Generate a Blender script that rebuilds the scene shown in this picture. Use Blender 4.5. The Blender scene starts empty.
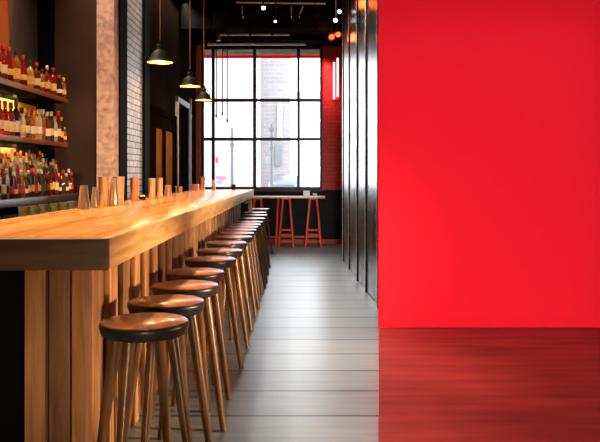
import bpy, bmesh, math, random
from mathutils import Vector, Matrix
S = bpy.context.scene
C = S.collection
R = math.radians
PI = math.pi

# ------------------------------------------------------------ camera, world, lights, exposure
cam_d = bpy.data.cameras.new('camera'); cam = bpy.data.objects.new('camera', cam_d); C.objects.link(cam)
cam.location = (0, 0, 1.34); cam.rotation_euler = (PI/2, 0, 0)
cam_d.sensor_width = 36; cam_d.lens = 740/600*36
cam_d.shift_x = 1/600; cam_d.shift_y = -47/600
cam_d.clip_start = .05
S.camera = cam
S.view_settings.view_transform = 'Standard'; S.view_settings.look = 'None'
S.view_settings.exposure = 0; S.view_settings.gamma = 1; S.view_settings.use_curve_mapping = False

w = bpy.data.worlds.new('sky'); S.world = w; w.use_nodes = True
bg = w.node_tree.nodes['Background']; bg.inputs[0].default_value = (.86, .93, 1, 1); bg.inputs[1].default_value = 10.5

def area(name, loc, target, sx, sy, energy, col, spread=180):
    l = bpy.data.lights.new(name, 'AREA'); l.shape = 'RECTANGLE'; l.size = sx; l.size_y = sy
    l.energy = energy; l.color = col; l.spread = R(spread)
    o = bpy.data.objects.new(name, l); C.objects.link(o); o.location = loc
    d = Vector(target) - Vector(loc)
    o.rotation_euler = d.to_track_quat('-Z', 'Y').to_euler()
    return o
def spot(name, loc, target, energy, col, size, blend=.5, rad=.05):
    l = bpy.data.lights.new(name, 'SPOT'); l.energy = energy; l.color = col
    l.spot_size = R(size); l.spot_blend = blend; l.shadow_soft_size = rad
    o = bpy.data.objects.new(name, l); C.objects.link(o); o.location = loc
    o.rotation_euler = (Vector(target) - Vector(loc)).to_track_quat('-Z', 'Y').to_euler()
    return o
# added soft wash on the red wall from behind the camera, no lamp there
area('wall_wash_fill', (1.66, -1.2, 1.95), (1.66, 6.44, 1.25), 2.8, 3.7, 27.5, (1, .97, .95), 14)
# added warm lights above the bar, unseen, with no fixture in the room
def strip(x, y0, y1, energy, tx):
    o = area('bar_fill', (x, (y0+y1)/2, 4.15), (tx, (y0+y1)/2, 0), y1-y0, .08, energy, (1, .74, .47), 100)
    z = (Vector((x, 0, 4.15)) - Vector((tx, 0, 0))).normalized(); ax = Vector((0, 1, 0)); o.rotation_mode = 'QUATERNION'
    o.rotation_quaternion = Matrix((ax, z.cross(ax), z)).transposed().to_quaternion()
strip(-2.25, 2.4, 7.7, 150, -.9)
strip(-1.88, 8.2, 12.2, 80, -.9)
# added warm lights from the right, unseen, raking the bar front and stools
area('side_warm', (2.95, 3.5, 1.0), (-.85, 3.9, .45), .3, .3, 15, (1, .72, .42), 38)
area('side_warm_mid', (2.95, 2.6, 1.0), (-.85, 6.9, .45), .3, .3, 26, (1, .72, .42), 34)
area('end_warm', (.6, -1.2, .5), (-1.0, 3.1, .5), .3, .3, 2.5, (1, .70, .40), 26)
area('side_warm_far', (.62, 6.9, 3.9), (-.9, 9.5, .5), .3, .3, 14, (1, .72, .45), 90)
# daylight portal over the window opening
pl = area('window_portal', (-.70, 14.32, 2.37), (-.70, 0, 2.37), 2.4, 2.8, 1, (1, 1, 1))
pl.data.cycles.is_portal = True

# ------------------------------------------------------------ materials
def nodes_of(m):
    m.use_nodes = True
    return m.node_tree, m.node_tree.nodes['Principled BSDF']
def N(nt, t, **kw):
    n = nt.nodes.new(t)
    for k, v in kw.items(): setattr(n, k, v)
    return n
def srgb(r, g, b):
    f = lambda c: (c/255/12.92) if c/255 <= .04045 else ((c/255+.055)/1.055)**2.4
    return (f(r), f(g), f(b), 1)
def mk(name, col, rough=.5, metal=0, var=.12, scale=6, stretch=(1, 1, 1), bump=0, spec=.5, trans=0, emit=None, es=0, coat=0, rvar=0):
    m = bpy.data.materials.new(name); nt, p = nodes_of(m)
    L = nt.links.new
    tc = N(nt, 'ShaderNodeTexCoord'); mp = N(nt, 'ShaderNodeMapping'); mp.inputs['Scale'].default_value = stretch
    L(tc.outputs['Object'], mp.inputs[0])
    no = N(nt, 'ShaderNodeTexNoise'); no.inputs['Scale'].default_value = scale; no.inputs['Detail'].default_value = 5
    L(mp.outputs[0], no.inputs['Vector'])
    rp = N(nt, 'ShaderNodeValToRGB')
    rp.color_ramp.elements[0].position = .3; rp.color_ramp.elements[1].position = .7
    rp.color_ramp.elements[0].color = tuple(c*(1-var) for c in col[:3]) + (1,)
    rp.color_ramp.elements[1].color = tuple(min(1, c*(1+var)) for c in col[:3]) + (1,)
    L(no.outputs[0], rp.inputs[0]); L(rp.outputs[0], p.inputs['Base Color'])
    p.inputs['Roughness'].default_value = rough; p.inputs['Metallic'].default_value = metal
    p.inputs['Specular IOR Level'].default_value = spec; p.inputs['Transmission Weight'].default_value = trans
    p.inputs['Coat Weight'].default_value = coat
    if rvar:
        mr = N(nt, 'ShaderNodeMapRange'); mr.inputs[3].default_value = rough-rvar; mr.inputs[4].default_value = rough+rvar
        L(no.outputs[0], mr.inputs[0]); L(mr.outputs[0], p.inputs['Roughness'])
    if emit: p.inputs['Emission Color'].default_value = emit; p.inputs['Emission Strength'].default_value = es
    if bump:
        b = N(nt, 'ShaderNodeBump'); b.inputs['Strength'].default_value = bump; b.inputs['Distance'].default_value = .01
        L(no.outputs[0], b.inputs['Height']); L(b.outputs[0], p.inputs['Normal'])
    return m
def wood(name, dark, light, grain, rough=.4, board=None, bw=.12, off=0, knots=0, coat=0, tone=.35, bump=.15, spec=.5):
    """grain: axis index the grain runs along; board: axis index across which boards change tone"""
    m = bpy.data.materials.new(name); nt, p = nodes_of(m); L = nt.links.new
    tc = N(nt, 'ShaderNodeTexCoord')
    mp = N(nt, 'ShaderNodeMapping'); sc = [14, 14, 14]; sc[grain] = 1.1; mp.inputs['Scale'].default_value = sc
    oi = N(nt, 'ShaderNodeObjectInfo')
    L(tc.outputs['Object'], mp.inputs[0])
    add = N(nt, 'ShaderNodeVectorMath'); add.operation = 'ADD'; L(mp.outputs[0], add.inputs[0])
    comb = N(nt, 'ShaderNodeCombineXYZ')
    m1 = N(nt, 'ShaderNodeMath'); m1.operation = 'MULTIPLY'; m1.inputs[1].default_value = 37
    L(oi.outputs['Random'], m1.inputs[0]); L(m1.outputs[0], comb.inputs[0]); L(m1.outputs[0], comb.inputs[1]); L(comb.outputs[0], add.inputs[1])
    no = N(nt, 'ShaderNodeTexNoise'); no.inputs['Scale'].default_value = 1.6; no.inputs['Detail'].default_value = 7; no.inputs['Distortion'].default_value = .9
    rp = N(nt, 'ShaderNodeValToRGB'); rp.color_ramp.elements[0].position = .32; rp.color_ramp.elements[1].position = .68
    rp.color_ramp.elements[0].color = dark; rp.color_ramp.elements[1].color = light
    vec = add.outputs[0]
    last = rp.outputs[0]
    if board is not None:
        sx = N(nt, 'ShaderNodeSeparateXYZ'); L(tc.outputs['Object'], sx.inputs[0])
        a = N(nt, 'ShaderNodeMath'); a.operation = 'SUBTRACT'; a.inputs[1].default_value = off; L(sx.outputs[board], a.inputs[0])
        d = N(nt, 'ShaderNodeMath'); d.operation = 'DIVIDE'; d.inputs[1].default_value = bw; L(a.outputs[0], d.inputs[0])
        f = N(nt, 'ShaderNodeMath'); f.operation = 'FLOOR'; L(d.outputs[0], f.inputs[0])
        wn = N(nt, 'ShaderNodeTexWhiteNoise'); wn.noise_dimensions = '1D'; L(f.outputs[0], wn.inputs['W'])
        ad2 = N(nt, 'ShaderNodeVectorMath'); ad2.operation = 'MULTIPLY_ADD'; ad2.inputs[1].default_value = (9, 9, 9)
        L(wn.outputs['Color'], ad2.inputs[0]); L(vec, ad2.inputs[2]); vec = ad2.outputs[0]
        mr = N(nt, 'ShaderNodeMapRange'); mr.inputs[3].default_value = 1-tone; mr.inputs[4].default_value = 1+tone*.4
        L(wn.outputs['Value'], mr.inputs[0])
        mx = N(nt, 'ShaderNodeVectorMath'); mx.operation = 'SCALE'; L(rp.outputs[0], mx.inputs[0]); L(mr.outputs[0], mx.inputs['Scale'])
        last = mx.outputs[0]
    L(vec, no.inputs['Vector']); L(no.outputs[0], rp.inputs[0])
    if knots:
        vm = N(nt, 'ShaderNodeMapping'); s2 = [3.2, 3.2, 3.2]; s2[grain] = 1.3; vm.inputs['Scale'].default_value = s2
        L(tc.outputs['Object'], vm.inputs[0])
        vo = N(nt, 'ShaderNodeTexVoronoi'); vo.inputs['Scale'].default_value = 2.0; L(vm.outputs[0], vo.inputs['Vector'])
        kr = N(nt, 'ShaderNodeValToRGB'); kr.color_ramp.elements[0].position = .03; kr.color_ramp.elements[1].position = .11
        kr.color_ramp.elements[0].color = (.3, .18, .1, 1); kr.color_ramp.elements[1].color = (1, 1, 1, 1)
        L(vo.outputs['Distance'], kr.inputs[0])
        mm = N(nt, 'ShaderNodeVectorMath'); mm.operation = 'MULTIPLY'; L(last, mm.inputs[0]); L(kr.outputs[0], mm.inputs[1]); last = mm.outputs[0]
    L(last, p.inputs['Base Color'])
    p.inputs['Roughness'].default_value = rough; p.inputs['Coat Weight'].default_value = coat; p.inputs['Coat Roughness'].default_value = .15
    p.inputs['Specular IOR Level'].default_value = spec
    b = N(nt, 'ShaderNodeBump'); b.inputs['Strength'].default_value = bump; b.inputs['Distance'].default_value = .004
    L(no.outputs[0], b.inputs['Height']); L(b.outputs[0], p.inputs['Normal'])
    return m
def brick(name, c1, c2, mortar, plane, rough=.7, bw=.21, bh=.07, bump=.6, spec=.5, blot=.6):
    m = bpy.data.materials.new(name); nt, p = nodes_of(m); L = nt.links.new
    tc = N(nt, 'ShaderNodeTexCoord'); sx = N(nt, 'ShaderNodeSeparateXYZ'); L(tc.outputs['Object'], sx.inputs[0])
    cb = N(nt, 'ShaderNodeCombineXYZ'); L(sx.outputs[0 if plane == 'x' else 1], cb.inputs[0]); L(sx.outputs[2], cb.inputs[1])
    no = N(nt, 'ShaderNodeTexNoise'); no.inputs['Scale'].default_value = 17; no.inputs['Detail'].default_value = 8; L(tc.outputs['Object'], no.inputs['Vector'])
    br = N(nt, 'ShaderNodeTexBrick'); br.inputs['Scale'].default_value = 1
    br.inputs['Brick Width'].default_value = bw; br.inputs['Row Height'].default_value = bh; br.inputs['Mortar Size'].default_value = .007
    br.inputs['Color1'].default_value = c1; br.inputs['Color2'].default_value = c2; br.inputs['Mortar'].default_value = mortar
    L(cb.outputs[0], br.inputs['Vector'])
    mx = N(nt, 'ShaderNodeMix'); mx.data_type = 'RGBA'; mx.blend_type = 'MULTIPLY'; mx.inputs[0].default_value = .6
    L(br.outputs['Color'], mx.inputs[6]); 
    rp = N(nt, 'ShaderNodeValToRGB'); rp.color_ramp.elements[0].color = (.45, .42, .4, 1); rp.color_ramp.elements[0].position = .3; rp.color_ramp.elements[1].position = .6
    L(no.outputs[0], rp.inputs[0]); L(rp.outputs[0], mx.inputs[7]); L(mx.outputs[2], p.inputs['Base Color'])
    mx.inputs[0].default_value = blot
    p.inputs['Roughness'].default_value = rough; p.inputs['Specular IOR Level'].default_value = spec
    b = N(nt, 'ShaderNodeBump'); b.inputs['Strength'].default_value = bump; b.inputs['Distance'].default_value = .01; b.invert = True
    L(br.outputs['Fac'], b.inputs['Height']); L(b.outputs[0], p.inputs['Normal'])
    return m
def pane_mat(name, tint=(1, 1, 1, 1)):
    m = bpy.data.materials.new(name); m.use_nodes = True; nt = m.node_tree; nt.nodes.clear(); L = nt.links.new
    o = N(nt, 'ShaderNodeOutputMaterial'); t = N(nt, 'ShaderNodeBsdfTransparent'); t.inputs[0].default_value = tint
    g = N(nt, 'ShaderNodeBsdfGlossy'); g.inputs['Roughness'].default_value = .02
    f = N(nt, 'ShaderNodeFresnel'); f.inputs[0].default_value = 1.45
    s = N(nt, 'ShaderNodeMixShader'); L(f.outputs[0], s.inputs[0]); L(t.outputs[0], s.inputs[1]); L(g.outputs[0], s.inputs[2]); L(s.outputs[0], o.inputs[0])
    return m
def emis(name, col, st):
    m = bpy.data.materials.new(name); m.use_nodes = True; nt = m.node_tree; nt.nodes.clear()
    e = N(nt, 'ShaderNodeEmission'); e.inputs[0].default_value = col; e.inputs[1].default_value = st
    o = N(nt, 'ShaderNodeOutputMaterial'); nt.links.new(e.outputs[0], o.inputs[0]); return m

M = {}
M['red_wall'] = mk('red_paint', srgb(238, 30, 46), .9, var=.0, spec=0)
M['red_floor'] = mk('red_lacquered_floor', srgb(138, 44, 48), .55, var=.3, scale=2.2, stretch=(.5, 3.5, 1), spec=.2)
M['black'] = mk('black_paint', (.0045, .0055, .006, 1), .9, spec=.02)
M['black_metal'] = mk('black_metal', (.010, .011, .011, 1), .6, spec=.25, var=.2)
M['charcoal'] = mk('charcoal_wall', (.016, .0155, .0155, 1), .85, var=.2, scale=3, spec=.15)
M['brown_wall'] = mk('brown_plaster', (.050, .028, .022, 1), .9, var=.25, scale=2, bump=.1, spec=.1)
M['dark_brown_wall'] = mk('dark_brown_plaster', (.010, .0065, .0055, 1), .95, var=.25, scale=2, spec=.0)
M['ceiling'] = mk('ceiling_paint', (.008, .009, .0105, 1), .9, var=.25, spec=0)
M['duct'] = mk('duct_metal', (.008, .0095, .011, 1), .85, spec=.0, metal=0, var=.25, scale=4)
M['pipe'] = mk('galvanised_pipe', (.74, .78, .82, 1), .4, metal=0)
M['copper_pipe'] = mk('brown_conduit', (.25, .10, .05, 1), .45, metal=.4)
M['frame'] = mk('window_frame_paint', (.018, .016, .016, 1), .5, var=.2)
M['peach'] = brick('peach_limewash_brick', srgb(206, 174, 166), srgb(204, 170, 162), srgb(202, 170, 162), 'x', .85, bump=.12, spec=.2, blot=.8)
M['peach_plain'] = mk('peach_plaster', srgb(190, 108, 78), .8, var=.2, scale=8)
M['white_brick'] = brick('white_painted_brick', (.50, .54, .60, 1), (.34, .37, .42, 1), (.03, .03, .035, 1), 'y', .55, bump=1.0, bh=.075)
M['red_brick'] = brick('red_brick', srgb(206, 36, 32), srgb(186, 28, 28), srgb(150, 24, 24), 'x', .6, bump=.4)
M['steel'] = mk('brushed_steel', (.42, .39, .40, 1), .32, metal=.9, var=.15, scale=5, stretch=(1, 12, .3))
M['counter_steel'] = mk('back_counter_steel', (.16, .16, .17, 1), .4, metal=.7, var=.15)
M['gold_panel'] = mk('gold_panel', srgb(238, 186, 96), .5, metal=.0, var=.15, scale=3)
M['orange_wood'] = wood('orange_wood', srgb(190, 92, 46), srgb(222, 122, 66), 2, .5)
M['shelf_wood'] = wood('shelf_wood', srgb(96, 56, 40), srgb(148, 92, 64), 1, .45)
M['dark_wood'] = wood('dark_wood', (.02, .012, .009, 1), (.05, .028, .018, 1), 2, .5)
M['top_wood'] = wood('counter_top_wood', srgb(206, 122, 52), srgb(238, 166, 88), 1, .26, board=0, bw=.107, off=-1.70, coat=.35, tone=.22, bump=.03)
M['edge_wood'] = wood('counter_edge_pine', srgb(196, 146, 84), srgb(232, 194, 130), 1, .45, knots=1, bump=.08)
M['end_wood'] = wood('counter_end_dark_wood', srgb(64, 42, 28), srgb(96, 64, 42), 0, .5, bump=.1)
M['clad'] = wood('cladding_boards', srgb(132, 84, 50), srgb(198, 142, 94), 2, .5, board=1, bw=.13, off=3.15, knots=1, tone=.6)
M['clad_end'] = wood('cladding_end_boards', srgb(122, 76, 46), srgb(190, 134, 88), 2, .5, board=0, bw=.1, off=-1.17, knots=1, tone=.6)
M['seat_wood'] = wood('stool_seat_wood', srgb(128, 64, 32), srgb(186, 108, 58), 1, .28, coat=.5, bump=.04, tone=.2)
M['leg_wood'] = wood('stool_leg_wood', srgb(62, 38, 22), srgb(112, 72, 38), 2, .36, bump=.05)
M['seat_rim'] = mk('stool_black_rim', (.010, .010, .011, 1), .38, var=.2)
M['red_leg'] = wood('red_stained_leg', srgb(178, 62, 40), srgb(214, 84, 54), 2, .5)
M['red_trim'] = mk('red_baseboard', srgb(150, 58, 40), .6)
M['table_top'] = wood('pale_table_top', srgb(214, 176, 150), srgb(240, 208, 184), 0, .4)
M['white'] = mk('white_ceramic', (.75, .75, .76, 1), .3, var=.03)
M['shade_black'] = mk('lamp_shade_black', (.006, .006, .0065, 1), .6, spec=.12)
M['copper'] = mk('copper_tumbler', srgb(240, 208, 178), .3, metal=.8, var=.1, scale=8, stretch=(1, 1, .2))
M['copper_red'] = mk('red_copper_tumbler', srgb(230, 160, 126), .34, metal=.75, var=.1)
M['panel'] = mk('dark_steel_panel', (.13, .125, .125, 1), .28, metal=.9, var=.25, scale=2.4, stretch=(1, 1, .4), rvar=.04)
M['fin'] = mk('panel_edge_steel', (.6, .57, .55, 1), .3, metal=.9, var=.3, scale=30)
M['gold_reflection'] = mk('painted_gold_reflection', srgb(120, 80, 34), .9, spec=.0, var=.35, scale=3, stretch=(1, 1, .3))  # golden reflections on the door, painted in as a matte colour
M['door'] = mk('door_paint', (.005, .0035, .003, 1), .8, var=.2, spec=.0)
M['grey_frame'] = mk('grey_door_frame', (.30, .31, .33, 1), .7, var=.1, spec=.2)
M['lamp_in'] = mk('lamp_inner_enamel', srgb(240, 176, 110), .35, metal=.3, var=.05)
M['bulb'] = emis('bulb_glow', (1, .62, .28, 1), 22)
M['spot_white'] = emis('spot_lens_glow', (1, .95, .9, 1), 8)
M['spot_orange'] = emis('orange_lamp_glow', (1, .16, .03, 1), 2.2)
M['neon'] = emis('neon_tube_glow', (1, .55, .6, 1), 3.2)
M['red_metal'] = mk('red_metal', srgb(170, 24, 20), .45)
M['pane'] = pane_mat('window_glass', (.97, .985, .99, 1))
M['clear'] = mk('clear_glass', (.9, .86, .8, 1), .08, trans=.85, var=.02)

def floor_material():
    m = bpy.data.materials.new('grey_floor_boards'); nt, p = nodes_of(m); L = nt.links.new
    tc = N(nt, 'ShaderNodeTexCoord')
    br = N(nt, 'ShaderNodeTexBrick'); br.inputs['Scale'].default_value = 1; br.offset = .37
    br.inputs['Brick Width'].default_value = 60; br.inputs['Row Height'].default_value = .47; br.inputs['Mortar Size'].default_value = .013; br.inputs['Mortar Smooth'].default_value = .2
    br.inputs['Color1'].default_value = (.235, .305, .38, 1); br.inputs['Color2'].default_value = (.175, .235, .305, 1); br.inputs['Mortar'].default_value = (.012, .013, .016, 1)
    mb = N(nt, 'ShaderNodeMapping'); mb.inputs['Location'].default_value = (17, .13, 0); L(tc.outputs['Object'], mb.inputs[0]); L(mb.outputs[0], br.inputs['Vector'])
    mp = N(nt, 'ShaderNodeMapping'); mp.inputs['Scale'].default_value = (.7, 7, 1); L(tc.outputs['Object'], mp.inputs[0])
    no = N(nt, 'ShaderNodeTexNoise'); no.inputs['Scale'].default_value = 2.5; no.inputs['Detail'].default_value = 8; L(mp.outputs[0], no.inputs['Vector'])
    rp = N(nt, 'ShaderNodeValToRGB'); rp.color_ramp.elements[0].color = (.6, .58, .58, 1); rp.color_ramp.elements[0].position = .3; rp.color_ramp.elements[1].position = .7
    L(no.outputs[0], rp.inputs[0])
    mx = N(nt, 'ShaderNodeMix'); mx.data_type = 'RGBA'; mx.blend_type = 'MULTIPLY'; mx.inputs[0].default_value = .8
    L(br.outputs['Color'], mx.inputs[6]); L(rp.outputs[0], mx.inputs[7]); L(mx.outputs[2], p.inputs['Base Color'])
    mr = N(nt, 'ShaderNodeMapRange'); mr.inputs[3].default_value = .30; mr.inputs[4].default_value = .40; L(no.outputs[0], mr.inputs[0]); L(mr.outputs[0], p.inputs['Roughness'])
    p.inputs['Specular IOR Level'].default_value = 1.0; p.inputs['IOR'].default_value = 1.6
    b = N(nt, 'ShaderNodeBump'); b.inputs['Strength'].default_value = .5; b.inputs['Distance'].default_value = .006; b.invert = True
    L(br.outputs['Fac'], b.inputs['Height']); L(b.outputs[0], p.inputs['Normal'])
    return m
M['floor'] = floor_material()

# ------------------------------------------------------------ mesh helpers
def box(bm, x0, x1, y0, y1, z0, z1, bev=0, mat=None):
    r = bmesh.ops.create_cube(bm, size=1)
    vs = r['verts']
    for v in vs:
        v.co = Vector(((x0+x1)/2 + v.co.x*(x1-x0), (y0+y1)/2 + v.co.y*(y1-y0), (z0+z1)/2 + v.co.z*(z1-z0)))
        if mat is not None: v.co = mat @ v.co
    if bev:
        es = list({e for v in vs for e in v.link_edges})
        bmesh.ops.bevel(bm, geom=es, offset=bev, segments=2, affect='EDGES', profile=.6)
def tube(bm, a, b, ra, rb=None, seg=14, caps=True):
    a = Vector(a); b = Vector(b); rb = ra if rb is None else rb
    d = (b-a); q = d.to_track_quat('Z', 'Y')
    A = []; B = []
    for i in range(seg):
        t = 2*PI*i/seg; c = Vector((math.cos(t), math.sin(t), 0))
        A.append(bm.verts.new(a + q @ (c*ra))); B.append(bm.verts.new(b + q @ (c*rb)))
    for i in range(seg):
        j = (i+1) % seg; f = bm.faces.new((A[i], A[j], B[j], B[i])); f.smooth = True
    if caps: bm.faces.new(list(reversed(A))); bm.faces.new(B)
def lathe(bm, prof, seg=24, cx=0, cy=0, z=0, mat=None, square=0):
    rings = []
    for r, h in prof:
        if r < 1e-5:
            co = Vector((cx, cy, z+h)); rings.append([bm.verts.new(mat @ co if mat else co)]); continue
        ring = []
        for i in range(seg):
            t = 2*PI*i/seg + PI/4
            c, s = math.cos(t), math.sin(t)
            k = 1
            if square:
                k = 1/((abs(c)**square + abs(s)**square)**(1/square)) if r > .018 else 1
                k = k * .8 if r > .018 else 1
            co = Vector((cx+r*c*k, cy+r*s*k, z+h))
            ring.append(bm.verts.new(mat @ co if mat else co))
        rings.append(ring)
    for A, B in zip(rings, rings[1:]):
        if len(A) == 1 and len(B) == 1: continue
        for i in range(seg):
            j = (i+1) % seg
            if len(A) == 1: f = bm.faces.new((A[0], B[j], B[i]))
            elif len(B) == 1: f = bm.faces.new((A[i], A[j], B[0]))
            else: f = bm.faces.new((A[i], A[j], B[j], B[i]))
            f.smooth = True
def mesh(name, bm, m):
    bmesh.ops.recalc_face_normals(bm, faces=bm.faces)
    me = bpy.data.meshes.new(name); bm.to_mesh(me); bm.free(); me.materials.append(m)
    try: me.set_sharp_from_angle(angle=R(40))
    except Exception: pass
    return me
def obj(name, bm, m, parent=None, loc=None):
    me = bm if isinstance(bm, bpy.types.Mesh) else mesh(name, bm, m)
    o = bpy.data.objects.new(name, me); C.objects.link(o)
    if parent: o.parent = parent
    if loc: o.location = loc
    return o
def tag(o, label, cat, group=None, kind=None):
    o['label'] = label; o['category'] = cat
    if group: o['group'] = group
    if kind: o['kind'] = kind
    return o
def thing(name, label, cat, loc=(0, 0, 0), rz=0, group=None):
    o = bpy.data.objects.new(name, None); C.objects.link(o); o.location = loc; o.rotation_euler = (0, 0, rz); o.empty_display_size = .1
    return tag(o, label, cat, group)
def struct(name, bm, m, parent=None):
    o = obj(name, bm, m, parent)
    if not parent: o['kind'] = 'structure'
    return o
def sbox(name, dims, m, bev=0, parent=None):
    bm = bmesh.new(); box(bm, *dims, bev=bev); return struct(name, bm, m, parent)
def pbox(name, dims, m, parent=None, bev=0):
    bm = bmesh.new(); box(bm, *dims, bev=bev); return obj(name, bm, m, parent)
def dup(root, loc, label, group=None, rz=0, scale=None):
    r = root.copy(); C.objects.link(r); r.location = loc; r.rotation_euler = (0, 0, rz); r['label'] = label
    if scale: r.scale = scale
    if group: r['group'] = group
    for ch in list(root.children):
        c = ch.copy(); C.objects.link(c); c.parent = r
        for g in list(ch.children):
            d = g.copy(); C.objects.link(d); d.parent = c
    return r
ORD = ['nearest', 'second', 'third', 'fourth', 'fifth', 'sixth', 'seventh', 'eighth', 'ninth', 'tenth', 'eleventh', 'twelfth', 'thirteenth', 'fourteenth', 'fifteenth', 'sixteenth', 'seventeenth', 'eighteenth', 'nineteenth', 'twentieth', 'twenty-first', 'twenty-second', 'twenty-third', 'twenty-fourth', 'twenty-fifth']

# ------------------------------------------------------------ setting
H = 4.3; FY = 14.2
sbox('floor', (-3.0, 3.2, -2.2, FY, -.1, 0), M['floor'])
sbox('ceiling', (-3.0, 3.2, -2.2, FY+.2, H, H+.1), M['ceiling'])
sbox('wall_back', (-3.0, 3.2, -2.3, -2.2, 0, H), M['charcoal'])
sbox('wall_right', (3.1, 3.2, -2.2, 6.5, 0, H), M['charcoal'])
sbox('wall_middle', (.696, 3.1, 6.44, 6.50, 0, H), M['red_wall'])
# red lacquered part of the floor before the red wall
bm = bmesh.new()
pts = [(.696, 6.44), (3.1, 6.44), (3.1, -2.2), (.28, -2.2), (.28, 2.6)]
lo = [bm.verts.new((x, y, 0)) for x, y in pts]; hi = [bm.verts.new((x, y, .004)) for x, y in pts]
bm.faces.new(hi); bm.faces.new(list(reversed(lo)))
for i in range(5): bm.faces.new((lo[i], lo[(i+1) % 5], hi[(i+1) % 5], hi[i]))
struct('floor_red', bm, M['red_floor'])
# left side: back-bar wall, end partition, long wall to the window
sbox('wall_left', (-3.0, -2.80, -2.2, 7.94, 0, H), M['charcoal'])
sbox('wall_left_partition', (-3.0, -2.62, 7.94, 8.10, 0, H), M['black'])
sbox('wall_left_end', (-2.62, -2.16, 7.94, 8.10, 0, H), M['brown_wall'])
sbox('wall_left_post', (-2.16, -1.975, 7.90, 8.10, 0, H), M['peach'])
sbox('wall_left_pilaster', (-2.16, -1.96, 8.10, 8.45, 0, H), M['black'])
sbox('wall_left_brick', (-2.2, -1.975, 8.45, 9.32, 0, H), M['white_brick'])
sbox('wall_left_pillar', (-2.2, -1.94, 9.32, 9.62, 0, H), M['black'])
sbox('wall_left_far', (-2.2, -1.98, 9.62, FY+.1, 0, H), M['dark_brown_wall'])
# far wall with the window opening x -1.88..0.455, z 1.03..3.72
WX0, WX1, WZ0, WZ1 = -1.88, .455, 1.035, 3.785
bm = bmesh.new()
box(bm, -2.2, 1.0, FY, FY+.2, 0, WZ0); 
struct('wall_far', bm, M['charcoal'])
sbox('wall_far_top', (-2.2, 1.0, FY, FY+.2, WZ1, H), M['charcoal'])
sbox('wall_far_left', (-2.2, WX0, FY, FY+.2, WZ0, WZ1), M['peach_plain'])
sbox('wall_far_brick', (WX1, 1.0, FY-.01, FY+.2, WZ0, WZ1), M['red_brick'])
sbox('trim_1', (-1.97, -1.885, FY-.06, FY, 0, 3.95), M['peach_plain'])
sbox('wall_right_far', (.86, 1.0, 6.5, FY, 0, H), M['charcoal'])
sbox('baseboard_far', (-1.9, .86, FY-.03, FY, 0, .09), M['red_trim'], .006)
sbox('baseboard_left', (-1.98, -1.955, 9.7, FY-.06, 0, .1), M['black'], .004)
# window
wf = bmesh.new()
t = .06; fy0, fy1 = FY+.02, FY+.09
for x in (WX0+.025, -1.65, -.855, -.01, WX1-.025):
    box(wf, x-t/2, x+t/2, fy0, fy1, WZ0, WZ1, .004)
for z in (WZ0+.03, 2.01, 2.76, WZ1-.025):
    box(wf, WX0, WX1, fy0+.004, fy1-.004, z-t/2, z+t/2, .004)
win = struct('window_1', wf, M['frame'])
pbox('glass_pane_or_reflection', (WX0+.02, WX1-.02, FY+.05, FY+.056, WZ0+.02, WZ1-.02), M['pane'], win)
pbox('window_sill', (WX0-.02, WX1+.02, FY-.05, FY+.02, WZ0-.03, WZ0), M['frame'], win, .006)

# doors on the long left wall
def door_on_left(n, y0, y1, z1, fr, leafm, glass):
    bm = bmesh.new(); X = -1.98
    box(bm, X, X+.05, y0, y0+.07, 0, z1, .004); box(bm, X, X+.05, y1-.07, y1, 0, z1, .004); box(bm, X, X+.05, y0, y1, z1-.09, z1, .004)
    f = struct('door_%d' % n, bm, fr)
    bm = bmesh.new(); box(bm, X, X+.03, y0+.07, y1-.07, .01, z1-.09, .003)
    leaf = obj('door_leaf', bm, leafm, f)
    for a, b in glass:  # extents of the painted reflection strips
        pbox('glass_pane_or_reflection', (X+.028, X+.036, a, b, .35, z1-.28), M['gold_reflection'], leaf, .002)  # strip coloured to stand for a golden reflection on the door
    bm = bmesh.new(); tube(bm, (X+.06, y1-.14, 1.0), (X+.06, y1-.14, 1.15), .008); tube(bm, (X+.03, y1-.14, 1.01), (X+.06, y1-.14, 1.01), .006); tube(bm, (X+.03, y1-.14, 1.14), (X+.06, y1-.14, 1.14), .006)
    obj('door_handle', bm, M['pipe'], leaf)
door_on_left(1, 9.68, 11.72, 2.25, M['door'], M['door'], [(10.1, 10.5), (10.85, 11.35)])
door_on_left(2, 11.82, 13.15, 2.58, M['grey_frame'], M['door'], [])
sbox('trim_2', (-1.98, -1.945, 13.35, 13.40, 0, 2.7), M['grey_frame'])

# ceiling works (dark bulkheads, fixed to the building)
sbox('trim_3', (-1.96, .86, 13.55, FY, 3.80, H), M['ceiling'])
sbox('trim_4', (-1.95, .85, 12.2, 12.5, 3.74, H), M['ceiling'])

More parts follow.
